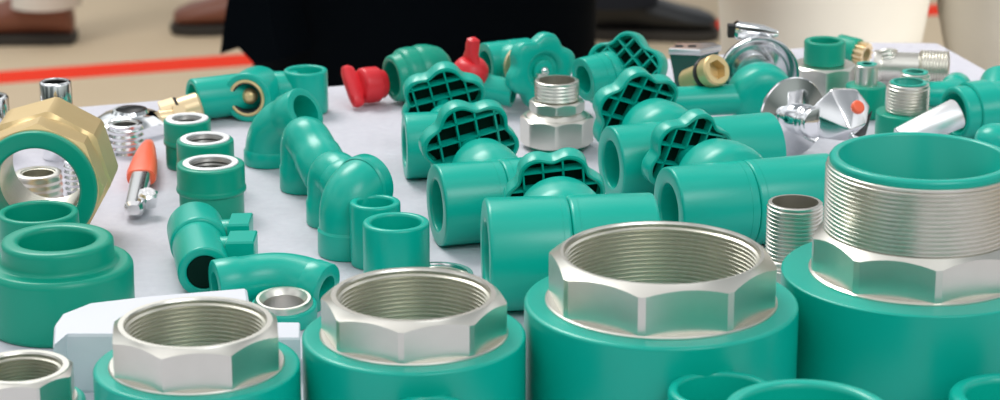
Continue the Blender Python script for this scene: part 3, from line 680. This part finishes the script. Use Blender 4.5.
# black clothes, centre
bp = person('person in a long black jacket standing behind the middle of the table', (-.085, 2.62, FLOOR), 0, [(-.10, 0, -.1), (.10, 0, .1)], BLACKC, BLACKC, BLACKL,
            coat=[(0, 0, .34, .185, .15), (0, 0, .42, .192, .155), (0, 0, .55, .192, .15), (0, 0, .68, .192, .15), (0, 0, .85, .19, .14)])
def onp(px, py, Y):
    d = ray(px, py); q = CAM + d * (Y / d.y); return Vector((q.x - bp.location.x, Y - bp.location.y, q.z - FLOOR))
mb = MB(); P = [onp(*q, 2.44) for q in ((258, -40), (235, -40), (226, 10), (220, 54), (236, 45), (254, 64), (280, 60))]
n = len(P); mb.v = P + [q + Vector((.03, .05, 0)) for q in P]; mb.f = [tuple(range(n)), tuple(reversed(range(n, 2 * n)))] + [(i, (i + 1) % n, (i + 1) % n + n, i + n) for i in range(n)]
mb.build('jacket_corner', BLACKC, bp, smooth=0)
# far people: only feet and trouser ends fall in the frame
def far(px, py): q = tp(px, py, FLOOR); return q
q = far(76, 42); ox = q.x - .078
person('person in pale trousers and brown leather shoes walking left on the tan floor', (ox + .235, q.y + .05, FLOOR), -PI / 2, [(-.06, .235, .12), (.05, -.235, 0)], CREAM, SHIRT, LEATHER)
q = far(640, 37); person('person in dark clothes whose dark shoe shows between black jacket and cream trousers', (q.x - .10, q.y + .02, FLOOR), PI / 2 - .05, [(-.02, -.06, 0), (.10, .20, 0)], GREYD, GREYD, BLACKL, leg_r=(.1, .09, .1))

# =================================================================== light
w = bpy.data.worlds.new('World'); sc.world = w; w.use_nodes = True; nt = w.node_tree; bg = nt.nodes['Background']
tc = nt.nodes.new('ShaderNodeTexCoord'); sx = nt.nodes.new('ShaderNodeSeparateXYZ'); cr = nt.nodes.new('ShaderNodeValToRGB')
mr = nt.nodes.new('ShaderNodeMapRange'); mr.inputs[1].default_value = -1; mr.inputs[2].default_value = 1
nt.links.new(tc.outputs['Generated'], sx.inputs[0]); nt.links.new(sx.outputs['Z'], mr.inputs[0]); nt.links.new(mr.outputs[0], cr.inputs[0]); nt.links.new(cr.outputs[0], bg.inputs[0])
e = cr.color_ramp.elements
e[0].position = 0; e[0].color = (.30, .25, .2, 1); e[1].position = 1; e[1].color = (1.0, 1.0, 1.02, 1)
for po, co in ((.47, (.22, .22, .2)), (.53, (.10, .12, .11)), (.60, (.35, .38, .36)), (.68, (.85, .88, .9))):
    x = e.new(po); x.color = (*co, 1)
nz = nt.nodes.new('ShaderNodeTexNoise'); nz.inputs['Scale'].default_value = 1.9; nz.inputs['Detail'].default_value = 1.5
r2 = nt.nodes.new('ShaderNodeValToRGB'); r2.color_ramp.elements[0].position = .42; r2.color_ramp.elements[0].color = (.30, .32, .33, 1); r2.color_ramp.elements[1].position = .56; r2.color_ramp.elements[1].color = (1.15, 1.15, 1.15, 1)
mm = nt.nodes.new('ShaderNodeMix'); mm.data_type = 'RGBA'; mm.blend_type = 'MULTIPLY'; mm.inputs[0].default_value = 1
nt.links.new(tc.outputs['Generated'], nz.inputs['Vector']); nt.links.new(nz.outputs['Fac'], r2.inputs[0]); nt.links.new(cr.outputs[0], mm.inputs[6]); nt.links.new(r2.outputs[0], mm.inputs[7]); nt.links.new(mm.outputs[2], bg.inputs[0])
bg.inputs[1].default_value = 1.0
def area(loc, tgt, size, power, col=(1, 1, 1)):
    l = bpy.data.lights.new('unseen_soft_light', 'AREA'); l.shape = 'RECTANGLE'; l.size, l.size_y = size; l.energy = power; l.color = col
    o = bpy.data.objects.new('unseen_soft_light', l); C.objects.link(o); o.location = loc
    o.rotation_euler = (Vector(tgt) - Vector(loc)).to_track_quat('-Z', 'Y').to_euler(); return o
area((-1.2, 3.2, 3.0), (0, 1.2, 0), (1.6, 1.2), 70, (1, .98, .95))
l_ = area((1.3, 1.0, .5), (.36, 2.1, -.15), (.4, .3), 1.1, (1, .98, .95)); l_.data.spread = math.radians(40)  # added lamp, only there to brighten the cream trousers
area((1.2, -.6, 2.4), (0.1, 1.6, 0), (1.4, 1.0), 22, (.95, .98, 1))  # added fill light from the camera side for the front faces

cd = bpy.data.cameras.new('Camera'); cam = bpy.data.objects.new('Camera', cd); C.objects.link(cam); sc.camera = cam
cam.location = CAM; cam.rotation_euler = (PI / 2 - PITCH, 0, 0); cd.sensor_width = 36; cd.lens = F * 36 / 1000
cd.clip_start = .05; cd.clip_end = 60
cd.dof.use_dof = True; cd.dof.focus_distance = 1.22; cd.dof.aperture_fstop = 17
sc.view_settings.exposure = 0.16; sc.view_settings.view_transform = 'Standard'; sc.view_settings.look = 'Medium Contrast'
